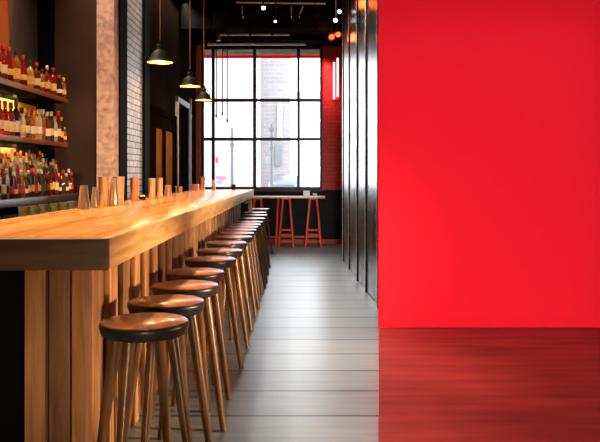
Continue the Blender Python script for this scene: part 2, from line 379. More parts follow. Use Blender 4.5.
# ------------------------------------------------------------ right-hand folding partition of steel panels
EDG = [(.672, 11.40), (.694, 10.38), (.722, 9.31), (.752, 8.41), (.779, 7.38), (.80, 6.56)]
scr = thing('folding_partition', 'tall dark steel panelled partition along the aisle beside red wall', 'partition', (0, 0, 0))
for i in range(5):
    (xa, ya), (xb, yb) = EDG[i], EDG[i+1]
    bm = bmesh.new()
    # leaf as a thin prism, near end swung back a little so every leaf steps
    q = [(xa+.012, ya-.03), (xb+.045, yb+.012), (xb+.075, yb+.012), (xa+.042, ya-.03)]
    lo = [bm.verts.new((x, y, .012)) for x, y in q]; hi = [bm.verts.new((x, y, H-.02)) for x, y in q]
    bm.faces.new(hi); bm.faces.new(lo[::-1])
    for k in range(4): bm.faces.new((lo[k], lo[(k+1) % 4], hi[(k+1) % 4], hi[k]))
    leaf = obj('panel', bm, M['panel'], scr)
for i, (x, y) in enumerate(EDG[:5]):
    bm = bmesh.new(); box(bm, x, x+.07, y-.03, y-.0, 0, H-.01, .004)
    p = obj('post', bm, M['black_metal'], scr)
    bm = bmesh.new(); box(bm, x-.006, x, y-.05, y+.01, 0, H-.02, .002)
    e = obj('edge_strip', bm, M['fin'], p); e['label'] = 'bright steel edge strip'
scr['label'] = 'tall dark steel panelled partition along the aisle beside red wall'

# ------------------------------------------------------------ ceiling services
def pipe(name, a, b, r, m, label, cat='pipe', br=()):
    t = thing(name, label, cat, a)
    bm = bmesh.new(); A = Vector(a); tube(bm, (0, 0, 0), Vector(b)-A, r); obj('pipe_run', bm, m, t)
    for q in br:
        bm = bmesh.new(); tube(bm, Vector(q)-A, Vector((q[0], q[1], H))-A, .006); obj('hanger', bm, M['duct'], t)
    return t
def duct(dims, label, flanges=5):
    x0, x1, y0, y1, z0, z1 = dims
    t = thing('air_duct', label, 'duct', ((x0+x1)/2, (y0+y1)/2, z0))
    ox, oy, oz = t.location
    bm = bmesh.new(); box(bm, x0-ox, x1-ox, y0-oy, y1-oy, 0, z1-z0, .012); obj('duct_body', bm, M['duct'], t)
    for k in range(flanges):
        x = x0+(x1-x0)*(k+.5)/flanges-ox
        bm = bmesh.new(); box(bm, x-.012, x+.012, y0-oy-.02, y1-oy+.02, -.02, z1-z0+.02, .003); obj('flange', bm, M['duct'], t)
    for x in (x0+.2, x1-.2):
        bm = bmesh.new(); tube(bm, (x-ox, 0, z1-z0), (x-ox, 0, H-oz), .007); obj('hanger', bm, M['duct'], t)
duct((-1.3, .45, 11.2, 11.7, 3.55, 3.80), 'dark rectangular air duct hung across the aisle before the window')
pipe('ceiling_pipe', (-1.66, 13.4, 3.69), (.13, 13.4, 3.69), .022, M['pipe'], 'pale metal pipe just above the window head', br=[(-1.3, 13.4, 3.69), (-.2, 13.4, 3.69)])
pipe('ceiling_pipe', (-1.38, 12.9, 3.765), (-.16, 12.9, 3.765), .016, M['pipe'], 'shorter thin pale pipe above the long pipe near window', br=[(-1.3, 12.9, 3.765), (-.3, 12.9, 3.765)])
pipe('copper_pipe', (-1.42, 13.1, 3.70), (-1.42, 13.1, 4.3), .035, M['copper_pipe'], 'brown upright conduit at left end of the pale pipes')
pipe('ceiling_pipe', (-.9, 10.6, 3.80), (.38, 10.6, 3.78), .012, M['pipe'], 'thin grey pipe crossing above the cable tray', br=[(-.6, 10.6, 3.80), (.2, 10.6, 3.785)])
# cable tray / truss
t = thing('cable_tray', 'dark lattice cable tray hung across the ceiling', 'cable tray', (-.38, 10.2, 3.50))
bm = bmesh.new()
for z in (0, .13): 
    for y in (-.1, .1): box(bm, -.66, .66, y-.008, y+.008, z, z+.02)
obj('rail', bm, M['duct'], t)
for k in range(12):
    x = -.62+k*.112
    bm = bmesh.new(); tube(bm, (x, -.1, .01), (x+(.05 if k % 2 else -.0), -.1, .14), .006, seg=8); tube(bm, (x, -.1, .01), (x, .1, .01), .006, seg=8)
    obj('rung', bm, M['pipe'] if k in (2, 8, 9) else M['duct'], t)
for x in (-.6, .6):
    bm = bmesh.new(); tube(bm, (x, 0, .13), (x, 0, H-3.5), .006, seg=8); obj('hanger', bm, M['duct'], t)
# ceiling spotlights
def spotlight(loc, label, aim, glow, r=.045, drop=None, body=None):
    t = thing('ceiling_spotlight', label, 'spotlight', loc, 0, None)
    body = body or M['black_metal']
    q = Vector(aim).normalized(); rot = q.to_track_quat('Z', 'Y').to_matrix().to_4x4()
    bm = bmesh.new(); lathe(bm, [(0, -.12), (r*.6, -.12), (r*.8, -.06), (r, .0), (r*.85, .0), (r*.8, -.02)], 18, mat=rot); obj('housing', bm, body, t)
    bm = bmesh.new(); lathe(bm, [(r*.8, -.012), (r*.5, .006), (0, .012)], 18, mat=rot); obj('lens', bm, glow, t)
    bm = bmesh.new(); tube(bm, q*-.07, (0, .0, H-loc[2]), .008, seg=10); obj('stem', bm, M['pipe'] if drop else M['black_metal'], t)
    return t
spotlight((-.48, 10.0, 3.58), 'white ceiling spotlight on the cable tray, left of the middle', (.1, -.8, -.6), M['spot_white'], .035)
spotlight((-.32, 10.0, 3.40), 'small lit square ceiling lamp below the cable tray', (.0, -.8, -.6), M['spot_white'], .022)
spotlight((.565, 10.4, 3.62), 'topmost white spotlight beside the steel partition', (-.3, -1, -.5), M['spot_white'], .035)
spotlight((.52, 10.6, 3.54), 'lower white spotlight hung from a stem beside the partition', (-.2, -1, -.4), M['spot_white'], .035, drop=1)
spotlight((.50, 11.3, 3.43), 'left of two orange glowing spotlights beside the neon sign', (.1, -1, -.5), M['spot_orange'], .05, body=M['red_metal'])
spotlight((.59, 11.1, 3.43), 'right of two orange glowing spotlights beside the neon sign', (.3, -1, -.4), M['spot_orange'], .05, body=M['red_metal'])
for i, (p, e) in enumerate([((.50, 11.15, 3.40), 5), ((.50, 9.8, 3.6), 4)]):
    l = bpy.data.lights.new('orange_lamp_light', 'POINT'); l.energy = e; l.color = (1, .16, .03); l.shadow_soft_size = .06
    o = bpy.data.objects.new('orange_lamp_light', l); C.objects.link(o); o.location = p

# neon sign on the red brick
t = thing('neon_sign', 'red wall sign with two upright pinkish white neon tubes on brick', 'sign', (.70, FY-.01, 2.75))
bm = bmesh.new(); box(bm, -.07, .085, -.05, 0, 0, .82, .008); obj('backing_box', bm, M['red_metal'], t)
for x, z0, z1 in ((-.032, .02, .72), (.038, .06, .80)):
    bm = bmesh.new(); tube(bm, (x, -.075, z0), (x, -.075, z1), .018, seg=12); tube(bm, (x, -.045, z0+.03), (x, -.075, z0+.03), .01, seg=8); obj('neon_tube', bm, M['neon'], t)
l = bpy.data.lights.new('neon_light', 'AREA'); l.energy = 6; l.color = (1, .25, .22); l.shape = 'RECTANGLE'; l.size = .12; l.size_y = .8
o = bpy.data.objects.new('neon_light', l); C.objects.link(o); o.location = (.60, FY-.28, 3.1); o.rotation_euler = (R(60), 0, R(20))

# hanging wires before the window
for i, (px, yb) in enumerate([(216.3, 118), (222.4, 116), (227.2, 123)]):
    Y = 13.75; x = (px-299)/740*Y; z = 1.34+(174-yb)/740*Y
    t = thing('hanging_wire', ['leftmost', 'middle', 'rightmost'][i]+' of three thin hanging wires before the window', 'hanging wire', (x, Y, z), 0, 'wires hanging before the window')
    bm = bmesh.new(); tube(bm, (0, 0, .09), (0, 0, 3.80-z), .010, seg=8); obj('wire', bm, M['black_metal'], t)
    bm = bmesh.new(); lathe(bm, [(0, 0), (.014, .01), (.018, .05), (.008, .09), (0, .1)], 12); obj('weight', bm, M['black_metal'], t)

# ------------------------------------------------------------ pendants
def make_pendant():
    t = thing('pendant_lamp', '', 'pendant lamp')
    bm = bmesh.new()
    lathe(bm, [(.124, .0), (.127, .004), (.122, .012), (.106, .022), (.098, .045), (.086, .075), (.066, .102), (.046, .118), (.036, .124), (.032, .13), (.034, .165), (.026, .175), (.0, .178)], 32)
    obj('shade', bm, M['shade_black'], t)
    bm = bmesh.new(); lathe(bm, [(.124, .001), (.118, .009), (.102, .020), (.094, .043), (.082, .072), (.062, .098), (.0, .112)], 32); obj('shade_lining', bm, M['lamp_in'], t)
    bm = bmesh.new(); lathe(bm, [(0, -.004), (.018, .004), (.026, .022), (.022, .045), (.013, .065), (.013, .09)], 18); obj('bulb', bm, M['bulb'], t)
    bm = bmesh.new()
    for s in (-1, 1):
        pr = [(.090*s, .045), (.088*s, .085), (.066*s, .13), (.042*s, .165), (.012*s, .20)]
        for a, b in zip(pr, pr[1:]): tube(bm, (a[0], 0, a[1]), (b[0], 0, b[1]), .004, seg=8)
    lathe(bm, [(.0, .175), (.016, .178), (.018, .20), (.010, .215), (.0, .225)], 14)
    obj('bail', bm, M['duct'], t)
    bm = bmesh.new(); tube(bm, (0, 0, .215), (0, 0, 1.84), .0065, seg=10); obj('cord', bm, M['copper_pipe'], t)
    bm = bmesh.new(); lathe(bm, [(.0, 1.82), (.05, 1.825), (.055, 1.87), (0, 1.875)], 18); obj('canopy', bm, M['black_metal'], t)
    return t
pd = make_pendant()
pp = [(7.2, 'nearest and largest black dome pendant lamp over the bar'), (9.17, 'middle black dome pendant lamp over the bar'), (10.9, 'farthest black dome pendant lamp, before the window edge')]
for i, (Y, lb) in enumerate(pp):
    loc = (-1.35 if i < 2 else -1.40, Y, 2.425)
    o = pd if i == 0 else dup(pd, loc, lb)
    o.location = loc; o['label'] = lb; o['group'] = 'dome pendants over the bar'
    l = bpy.data.lights.new('pendant_light', 'POINT'); l.energy = 13; l.color = (1, .55, .24); l.shadow_soft_size = .03
    q = bpy.data.objects.new('pendant_light', l); C.objects.link(q); q.location = (loc[0], Y, loc[2]-.02)

# ------------------------------------------------------------ the bar
bar = thing('bar_counter', 'long pale timber bar counter with vertical board cladding', 'bar counter', (-1.2, 2.95, 0))
def bobj(name, bm, m, parent=bar): 
    o = obj(name, bm, m, parent); o.matrix_parent_inverse = Matrix.Translation((1.2, -2.95, 0)) if parent is bar else Matrix.Identity(4); return o
BX0, BX1, BY0, BY1 = -1.70, -.765, 2.95, 12.5
bm = bmesh.new(); box(bm, BX0, BX1-.04, BY0+.04, BY1-.01, .965, 1.08, .003); bobj('countertop', bm, M['top_wood'])
bm = bmesh.new(); box(bm, BX1-.04, BX1, BY0+.04, BY1, .955, 1.08, .003); e = bobj('front_edge', bm, M['edge_wood']); e['label'] = 'pale knotty pine front edge'
bm = bmesh.new(); box(bm, BX0, BX1, BY0, BY0+.04, .955, 1.08, .003); e = bobj('end_edge', bm, M['end_wood']); e['label'] = 'dark brown end board'  # end board in a darker brown than the front edge
# cladding: real boards with shadow gaps
bm = bmesh.new(); rnd = random.Random(4); y = 3.15; k = 0
while y < 11.1:
    d = .0 if k % 2 == 0 else .024
    box(bm, -.90, -.873-d, y+.007, min(y+.123, 11.12), 0.0, .955, .004); y += .13; k += 1
bobj('front_cladding', bm, M['clad'])
bm = bmesh.new(); k = 0; x = -1.17
while x < -.88:
    box(bm, x+.006, min(x+.094, -.874), 3.15-(.0 if k % 2 else .012), 3.18, 0, .955, .003); x += .1; k += 1
bobj('end_cladding', bm, M['clad_end'])
bm = bmesh.new(); box(bm, -1.17, -.90, 3.18, 11.1, 0, .955); box(bm, -1.68, -1.17, 3.55, 11.1, 0.0, .955); bobj('carcass_and_dark_fill', bm, M['black'])  # rear block added in black to stand for the shade behind the base
bm = bmesh.new(); box(bm, -.845, -.79, 12.36, 12.42, 0, .955, .004); bobj('leg', bm, M['edge_wood'])
bm = bmesh.new(); box(bm, -1.62, -1.56, 12.36, 12.42, 0, .955, .004); bobj('leg', bm, M['edge_wood'])
for y in (11.35, 11.6, 11.85):
    bm = bmesh.new(); tube(bm, (-.84, y, .955), (-.84, y, .90), .007, seg=8); tube(bm, (-.84, y, .90), (-.80, y, .89), .007, seg=8); tube(bm, (-.80, y, .89), (-.795, y, .92), .007, seg=8)
    bobj('bag_hook', bm, M['pipe'])

# ------------------------------------------------------------ stools
def make_stool():
    t = thing('bar_stool', '', 'bar stool')
    bm = bmesh.new(); lathe(bm, [(0, .696), (.158, .696), (.170, .702), (.178, .730), (.1785, .740), (.174, .7465), (.168, .748), (0, .748)], 48); obj('seat_rim', bm, M['seat_rim'], t)
    bm = bmesh.new(); lathe(bm, [(0, .744), (.1705, .744), (.1705, .7495), (.165, .752), (0, .752)], 48); s = obj('seat', bm, M['seat_wood'], t)
    for a in (-110, -20, 70, 160):
        c, s_ = math.cos(R(a)), math.sin(R(a))
        bm = bmesh.new(); tube(bm, (.125*c, .125*s_, .692), (.232*c, .232*s_, .0), .0255, .0165, seg=18); l = obj('leg', bm, M['leg_wood'], t)
    return t
st = make_stool()
SY = [2.98, 3.45, 3.95, 4.49, 5.17, 5.75, 6.40, 7.00, 7.45, 7.88, 8.30, 8.72, 9.18, 9.9, 10.7, 11.45, 12.6]
rnd = random.Random(2)
for i, Y in enumerate(SY):
    x = -.618 + (-.004, .0, .012, -.012, .0, .004, -.008, 0)[i] if i < 8 else -.625 + rnd.uniform(-.008, .008) - (.05 if i > 14 else 0)
    lb = 'round wooden bar stool with black rim, ' + (ORD[i] + (' to the camera' if i == 0 else ' from the camera') if i < 16 else 'farthest from the camera past the counter end')
    o = st if i == 0 else dup(st, (x, Y, 0), lb)
    o.location = (x, Y, 0); o.rotation_euler.z = R(rnd.uniform(-4, 4)); o['label'] = lb; o['group'] = 'bar stools along the counter'

# ------------------------------------------------------------ tumblers on the bar
def cup(kind, h, rb, rt, m, loc, label, rz=0):
    w_ = .004
    bm = bmesh.new()
    if rt >= rb:
        lathe(bm, [(0, 0), (rb*.94, 0), (rb, .004), (rt, h-.003), (rt+.0015, h), (rt-.002, h), (rb-w_, .01), (0, .01)], 28)
    else:   # upside-down
        lathe(bm, [(rb-.004, 0), (rb, 0), (rb, .006), (rt, h-.004), (rt*.94, h), (0, h)], 28)
    o = obj(kind, bm, m); o.location = loc
    return tag(o, label, 'tumbler' if kind != 'garnish_box' else 'box', 'copper tumblers along the back of the bar')
T = 1.0805
cup('shaker_cup', .174, .046, .026, M['copper'], (-1.60, 5.5, T), 'upturned copper shaker cup, nearest on the bar')
cup('shaker_cup', .158, .036, .016, M['copper'], (-1.585, 5.74, T), 'narrow upturned copper cup, second on the bar')
cup('shaker_cup', .236, .030, .042, M['copper'], (-1.58, 5.98, T), 'tall copper mixing tin flaring upward, left of a tall pair')
cup('shaker_cup', .225, .042, .024, M['copper'], (-1.515, 6.06, T), 'tall upturned copper cup between two tall tins')
cup('shaker_cup', .238, .044, .050, M['copper'], (-1.545, 6.33, T), 'widest tall copper tin before the peach post')
cup('shaker_cup', .225, .036, .043, M['copper_red'], (-1.585, 7.13, T), 'reddish copper tin before the white brick')
cup('shaker_cup', .216, .034, .040, M['copper'], (-1.55, 7.79, T), 'left of two touching copper tins before the dark door')
cup('shaker_cup', .216, .030, .034, M['copper'], (-1.54, 8.18, T), 'right of two neighbouring copper tins before the dark door')
cup('shaker_cup', .13, .046, .034, M['copper_red'], (-1.55, 8.75, T), 'short upturned copper cup right of the tall pair')
cup('shaker_cup', .085, .028, .033, M['copper_red'], (-1.66, 10.3, T), 'smallest reddish copper cup midway along the bar')
cup('shaker_cup', .215, .044, .049, M['copper_red'], (-1.60, 12.2, T), 'reddish tin near the far bar end by the window')
cup('shaker_cup', .16, .036, .026, M['copper'], (-1.41, 12.2, T), 'small gold cup nearest the far end of the bar')
def small_box(name, loc, sx, sy, sz, m, label, cat):
    t = thing(name, label, cat, loc)
    bm = bmesh.new(); box(bm, -sx/2, sx/2, -sy/2, sy/2, 0, sz, .004)
    top = [f for f in bm.faces if f.normal.z > .9 and f.calc_area() > sx*sy*.5]
    r = bmesh.ops.inset_region(bm, faces=top, thickness=.006); bmesh.ops.translate(bm, verts=list({v for f in top for v in f.verts}), vec=(0, 0, -sz*.7))
    obj('box_body', bm, m, t)
    bm = bmesh.new(); box(bm, -sx/2+.012, sx/2-.012, -sy/2+.012, sy/2-.012, sz*.55, sz*.9, .006); obj('napkin_stack', bm, M['table_top'], t)
small_box('napkin_box', (-1.655, 7.45, T), .06, .05, .11, M['copper_red'], 'small reddish napkin box before the white brick', 'box')
small_box('napkin_box', (-1.64, 11.7, T), .105, .08, .10, M['copper_red'], 'square reddish napkin box near the window end of bar', 'box')
# lemon bowl
t = thing('fruit_bowl', 'small dark bowl of yellow citrus on the bar back', 'bowl', (-1.60, 7.5, T))
t.location = (-1.60, 7.56, T)
bm = bmesh.new(); lathe(bm, [(0, 0), (.025, 0), (.045, .03), (.042, .03), (.022, .006), (0, .006)], 24); obj('bowl', bm, M['black_metal'], t)
M['lemon'] = mk('lemon_peel', srgb(240, 190, 50), .45, bump=.2)
for i, (x, y) in enumerate([(-.012, -.01), (.016, .0), (0, .018)]):
    bm = bmesh.new(); lathe(bm, [(0, -.016), (.010, -.012), (.0145, 0), (.010, .012), (0, .016)], 14); o = obj('lemon', bm, M['lemon']); o.location = (-1.60+x, 7.56+y, T+.031)
    tag(o, 'yellow lemon heaped in the small dark bowl on the bar', 'lemon', 'lemons in the bowl')
# clear glass by the far end
bm = bmesh.new(); lathe(bm, [(0, 0), (.03, 0), (.036, .09), (.033, .09), (.027, .01), (0, .01)], 20)
o = obj('water_glass', bm, M['black_metal']); o.location = (-1.08, 12.2, T); tag(o, 'small dark glass near the far bar end against window', 'glass')

# ------------------------------------------------------------ back bar: shelves, counter, panels
bb = thing('back_bar_counter', 'grey steel topped back counter under the bottle shelves', 'counter', (-2.575, 6.4, 0))
def rel(o, p): o.matrix_parent_inverse = Matrix.Translation(-Vector(p.location)); return o
bm = bmesh.new(); box(bm, -2.795, -2.35, 3.2, 7.85, 1.07, 1.133, .004); rel(obj('worktop', bm, M['counter_steel'], bb), bb)
bm = bmesh.new(); box(bm, -2.795, -2.42, 3.25, 7.83, 0, 1.07); rel(obj('cabinet_body', bm, M['black'], bb), bb)
for k in range(5):
    y0 = 3.3+k*.9
    bm = bmesh.new(); box(bm, -2.42, -2.40, y0, y0+.86, .1, 1.0, .004); d = rel(obj('door', bm, M['black_metal'], bb), bb)
    bm = bmesh.new(); tube(bm, (-2.385, y0+.8, .7), (-2.385, y0+.8, .85), .006, seg=8); rel(obj('handle', bm, M['pipe'], d), bb) ; d.children[0].matrix_parent_inverse = Matrix.Identity(4)
SHX = -2.45
def shelf(z, lb):
    t = thing('wall_shelf', lb, 'shelf', (SHX, 6.4, z), 0, 'bottle shelves')
    bm = bmesh.new(); box(bm, -.345, -.018, -3.0, 1.45, -.045, 0, .002); obj('board', bm, M['black'], t)
    bm = bmesh.new(); box(bm, -.018, 0, -3.0, 1.45, -.045, 0, .003); e = obj('front_edge', bm, M['shelf_wood'], t); e['label'] = 'reddish timber front edge'
    for y in (-2.5, -.9, .6):
        bm = bmesh.new(); box(bm, -.345, -.05, y-.012, y+.012, -.075, -.045, .002); obj('bracket', bm, M['black_metal'], t)
    return t
UZ, MZ, LZ = 2.135, 1.668, 1.134
shelf(UZ, 'upper timber edged bottle shelf on the left wall')
shelf(MZ, 'lower timber edged bottle shelf on the left wall')
# wall panels behind the bottles
def wpanel(y0, y1, z0, z1, m, lb):
    bm = bmesh.new(); box(bm, -2.8, -2.793, y0, y1, z0, z1, .002); o = obj('wall_panel', bm, m); tag(o, lb, 'wall panel', 'panels behind the bottles')
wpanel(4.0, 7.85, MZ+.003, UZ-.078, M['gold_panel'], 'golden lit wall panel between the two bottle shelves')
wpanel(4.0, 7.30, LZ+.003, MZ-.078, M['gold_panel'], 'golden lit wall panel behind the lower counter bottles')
wpanel(7.32, 7.90, LZ+.003, MZ-.078, M['dark_wood'], 'dark panel right of the golden panel behind counter bottles')
wpanel(6.0, 7.12, UZ+.003, 4.2, M['orange_wood'], 'orange timber panel above the upper bottle shelf')
wpanel(7.13, 7.90, UZ+.003, 4.2, M['steel'], 'brushed steel panel above the upper bottle shelf')
# LED strips under the shelves
for z, y1, e in ((UZ-.05, 7.5, 16), (MZ-.05, 7.3, 10)):
    o = area('shelf_led', (-2.68, 6.2, z), (-2.70, 6.2, z-1), 2.2, .03, e, (1, .68, .32)); o.rotation_euler = (0, R(-22), R(90))
    _zz = (Vector((-2.60, 0, 1)) - Vector((-2.76, 0, 0))).normalized(); 
    _zz = Vector((.75, 0, 1)).normalized(); _xx = Vector((0, 1, 0)); o.rotation_mode = 'QUATERNION'; o.rotation_quaternion = Matrix((_xx, _zz.cross(_xx), _zz)).transposed().to_quaternion()
# front accent for the bottles
spot('bottle_accent', (-.9, 4.6, 2.9), (-2.5, 6.9, 1.7), 30, (1, .76, .56), 42, .7, .1)
# tiers on the back counter
t = thing('bottle_riser', 'dark stepped riser carrying bottles on the back counter', 'riser', (-2.60, 6.4, LZ))
for a, b, h in ((-.185, -.015, .16), (-.015, .105, .08)):
    bm = bmesh.new(); box(bm, a, b, -1.8, 1.43, 0, h, .003); obj('step', bm, M['dark_wood'], t)

# bottles
PROF = {
 'tall':   [(0, 0), (.033, 0), (.036, .004), (.036, .19), (.030, .215), (.016, .235), (.0135, .25), (.0135, .30), (.0155, .302), (.0155, .308), (0, .308)],
 'squat':  [(0, 0), (.040, 0), (.043, .005), (.043, .14), (.036, .165), (.017, .185), (.014, .2), (.014, .235), (.017, .237), (.017, .244), (0, .244)],
 'round':  [(0, 0), (.032, 0), (.036, .006), (.038, .08), (.034, .15), (.022, .19), (.0145, .22), (.013, .27), (.0155, .272), (.0155, .28), (0, .28)],
 'slim':   [(0, 0), (.025, 0), (.028, .004), (.028, .20), (.022, .222), (.012, .245), (.011, .29), (.013, .292), (.013, .3), (0, .3)],
}
SPEC = {'tall': (.036, .05, .13, .30), 'squat': (.043, .03, .105, .235), 'round': (.0375, .05, .10, .27), 'slim': (.028, .06, .13, .29)}
GC = {'red': (.45, .02, .02, 1), 'amber': (.55, .2, .04, 1), 'dark': (.02, .014, .012, 1), 'clear': (.82, .78, .70, 1), 'brown': (.22, .06, .02, 1), 'green': (.03, .07, .03, 1), 'gold': (.85, .55, .16, 1)}
LCc = {'cream': srgb(228, 204, 158), 'yellow': srgb(226, 180, 92), 'white': (.8, .78, .74, 1), 'red': srgb(200, 30, 30), 'black': (.02, .02, .02, 1)}
CC = {'black': (.02, .02, .02, 1), 'gold': srgb(214, 160, 70), 'red': srgb(190, 30, 30), 'silver': (.6, .6, .62, 1), 'copper': srgb(210, 110, 70)}
gm = {k: mk(k+'_bottle_glass', v, .10, trans=.6 if k not in ('dark',) else 0, var=.1, scale=20) for k, v in GC.items()}
lm = {k: mk(k+'_bottle_label', v, .6, var=.12, scale=40) for k, v in LCc.items()}
cm = {k: mk(k+'_bottle_cap', v, .35, metal=.6 if k in ('gold', 'silver', 'copper') else 0) for k, v in CC.items()}
_c = {}
def bottle(kind, g, lc, cc, loc, label, group, sc=1.0, rz=0, wd=1):
    key = (kind, g)
    if ('b',)+key not in _c:
        bm = bmesh.new(); lathe(bm, PROF[kind], 18, square=6 if kind == 'squat' else 0); _c[('b',)+key] = mesh('bottle_glass', bm, gm[g])
    r, z0, z1, zc = SPEC[kind]
    o = obj('bottle', _c[('b',)+key], None); o.location = loc; o.scale = (wd, wd, sc); o.rotation_euler.z = rz
    tag(o, label, 'bottle', group)
    if ('l', kind, lc) not in _c:
        bm = bmesh.new(); rr = r+.0012
        lathe(bm, [(rr, z0), (rr, z1)], 18, square=6 if kind == 'squat' else 0)
        if kind != 'squat': pass
        _c[('l', kind, lc)] = mesh('bottle_label', bm, lm[lc])
    obj('paper_label', _c[('l', kind, lc)], None, o)
    if ('c', kind, cc) not in _c:
        bm = bmesh.new(); n = .0175 if kind == 'squat' else .016
        lathe(bm, [(n, zc-.03), (n+.001, zc-.028), (n+.001, zc+.012), (n-.002, zc+.016), (0, zc+.016)], 14); _c[('c', kind, cc)] = mesh('bottle_cap', bm, cm[cc])
    obj('cap', _c[('c', kind, cc)], None, o)
def zfrom(px, x): return 740*(-x)/(299-px)
# (px centre, kind, glass, label colour, cap, height scale)
UP = [(-3, 'tall', 'red', 'yellow', 'red', .95), (3, 'tall', 'red', 'cream', 'red', .92), (9, 'round', 'red', 'yellow', 'red', 1.02), (16, 'squat', 'amber', 'yellow', 'black', 1.22), (23, 'round', 'red', 'yellow', 'red', .95), (30, 'squat', 'gold', 'yellow', 'black', 1.0), (36.5, 'tall', 'brown', 'cream', 'red', .82), (42, 'slim', 'amber', 'yellow', 'black', .72), (47, 'tall', 'red', 'yellow', 'silver', .85), (53, 'tall', 'red', 'yellow', 'red', .88), (59, 'round', 'dark', 'cream', 'red', .8), (63.4, 'slim', 'amber', 'yellow', 'gold', .72)]
MD = [(-5, 'squat', 'brown', 'cream', 'black', 1.1), (-.5, 'tall', 'red', 'cream', 'red', .9), (5, 'squat', 'red', 'cream', 'red', 1.15), (10.7, 'squat', 'brown', 'cream', 'black', 1.15), (16, 'squat', 'dark', 'cream', 'black', 1.3), (21.5, 'squat', 'clear', 'cream', 'black', 1.05), (26.5, 'tall', 'brown', 'cream', 'gold', .85), (31, 'tall', 'amber', 'white', 'red', .88), (35.3, 'slim', 'gold', 'cream', 'gold', .9), (39, 'slim', 'clear', 'white', 'silver', .95), (42.7, 'slim', 'amber', 'red', 'silver', .98), (46.8, 'tall', 'brown', 'white', 'silver', .9), (51.2, 'slim', 'dark', 'yellow', 'silver', .97), (54.8, 'slim', 'clear', 'white', 'copper', .85), (58.2, 'slim', 'brown', 'cream', 'red', 1.05), (61, 'slim', 'dark', 'yellow', 'gold', .88), (64, 'slim', 'amber', 'yellow', 'gold', .55)]
def row(data, x, z, where, group, wd=1):
    n = len(data)
    for i, (px, k, g, lc, cc, sc) in enumerate(data):
        j = n-1-i
        pos = 'at the right end' if j == 0 else ORD[j]+' from the right end'
        lb = '%s bottle, %s label, %s cap, %s of %s' % (g, lc, cc, pos, where)
        bottle(k, g, lc, cc, (x, zfrom(px, x), z), lb, group, sc, (i*1.3) % .6 if k != 'squat' else .1, wd)
row(UP, -2.485, UZ+.0005, 'the upper shelf', 'bottles on the upper shelf')
row(MD, -2.485, MZ+.0005, 'the lower shelf', 'bottles on the lower shelf')
rnd = random.Random(11)
def rrow(n, x, p0, p1, kinds, gl, lc, cc):
    ya, yb = zfrom(p0, x), zfrom(p1, x); out = []
    n = min(n, int((yb-ya)/.073)+1)
    for i in range(n):
        y = ya+(yb-ya)*i/(n-1)
        out.append((299-740*(-x)/y, rnd.choice(kinds), rnd.choice(gl), rnd.choice(lc), rnd.choice(cc), rnd.uniform(.72, .95)*(1.12 if x < -2.7 else 1)))
    return out
row(rrow(20, -2.70, -4, 42, ['tall', 'slim'], ['amber', 'gold', 'clear', 'clear', 'brown'], ['cream', 'yellow', 'cream'], ['copper', 'black', 'copper', 'gold']), -2.70, LZ+.1605, 'the back riser row', 'bottles in the back row', .84)
row(rrow(22, -2.56, -6, 55.5, ['tall', 'slim', 'slim', 'round'], ['clear', 'dark', 'clear', 'brown', 'gold'], ['cream', 'yellow', 'white', 'yellow'], ['black', 'silver', 'gold', 'copper']), -2.56, LZ+.0805, 'the middle riser row', 'bottles in the middle row', .84)
row(rrow(25, -2.395, -6, 71, ['tall', 'round', 'slim', 'slim'], ['dark', 'brown', 'amber', 'dark', 'dark', 'brown', 'clear', 'red'], ['cream', 'yellow', 'red', 'cream', 'black'], ['black', 'red', 'gold', 'silver']), -2.395, LZ+.0005, 'the front counter row', 'bottles in the front row', .84)

# service ledge with glasses between back counter and bar
t = thing('service_station', 'dark steel service ledge behind the bar holding glasses', 'service station', (-2.10, 6.2, 0))
bm = bmesh.new(); box(bm, -.14, .14, -2.2, 1.6, .97, 1.0, .004); obj('ledge', bm, M['black_metal'], t)
bm = bmesh.new(); box(bm, -.12, .12, -2.15, 1.55, 0, .97); obj('cabinet_body', bm, M['black'], t)
M['amber_tumbler'] = mk('smoky_amber_glass', srgb(244, 222, 176), .12, metal=.35, trans=.3, var=.35, scale=30)
for i, px in enumerate([24, 34, 44.5, 55.5, 64.5, 72]):
    x = -2.10+(.008 if i % 2 else -.008); y = zfrom(px, x)
    bm = bmesh.new(); lathe(bm, [(0, 0), (.034, 0), (.037, .006), (.046, .085), (.047, .09), (.044, .09), (.034, .012), (0, .01)], 20)
    o = obj('rocks_glass', bm, M['amber_tumbler']); o.location = (x, y, 1.0005)
    tag(o, 'amber tinted rocks glass behind the bar, %s of the row' % (ORD[i] if i else 'leftmost'), 'glass', 'rocks glasses behind the bar')

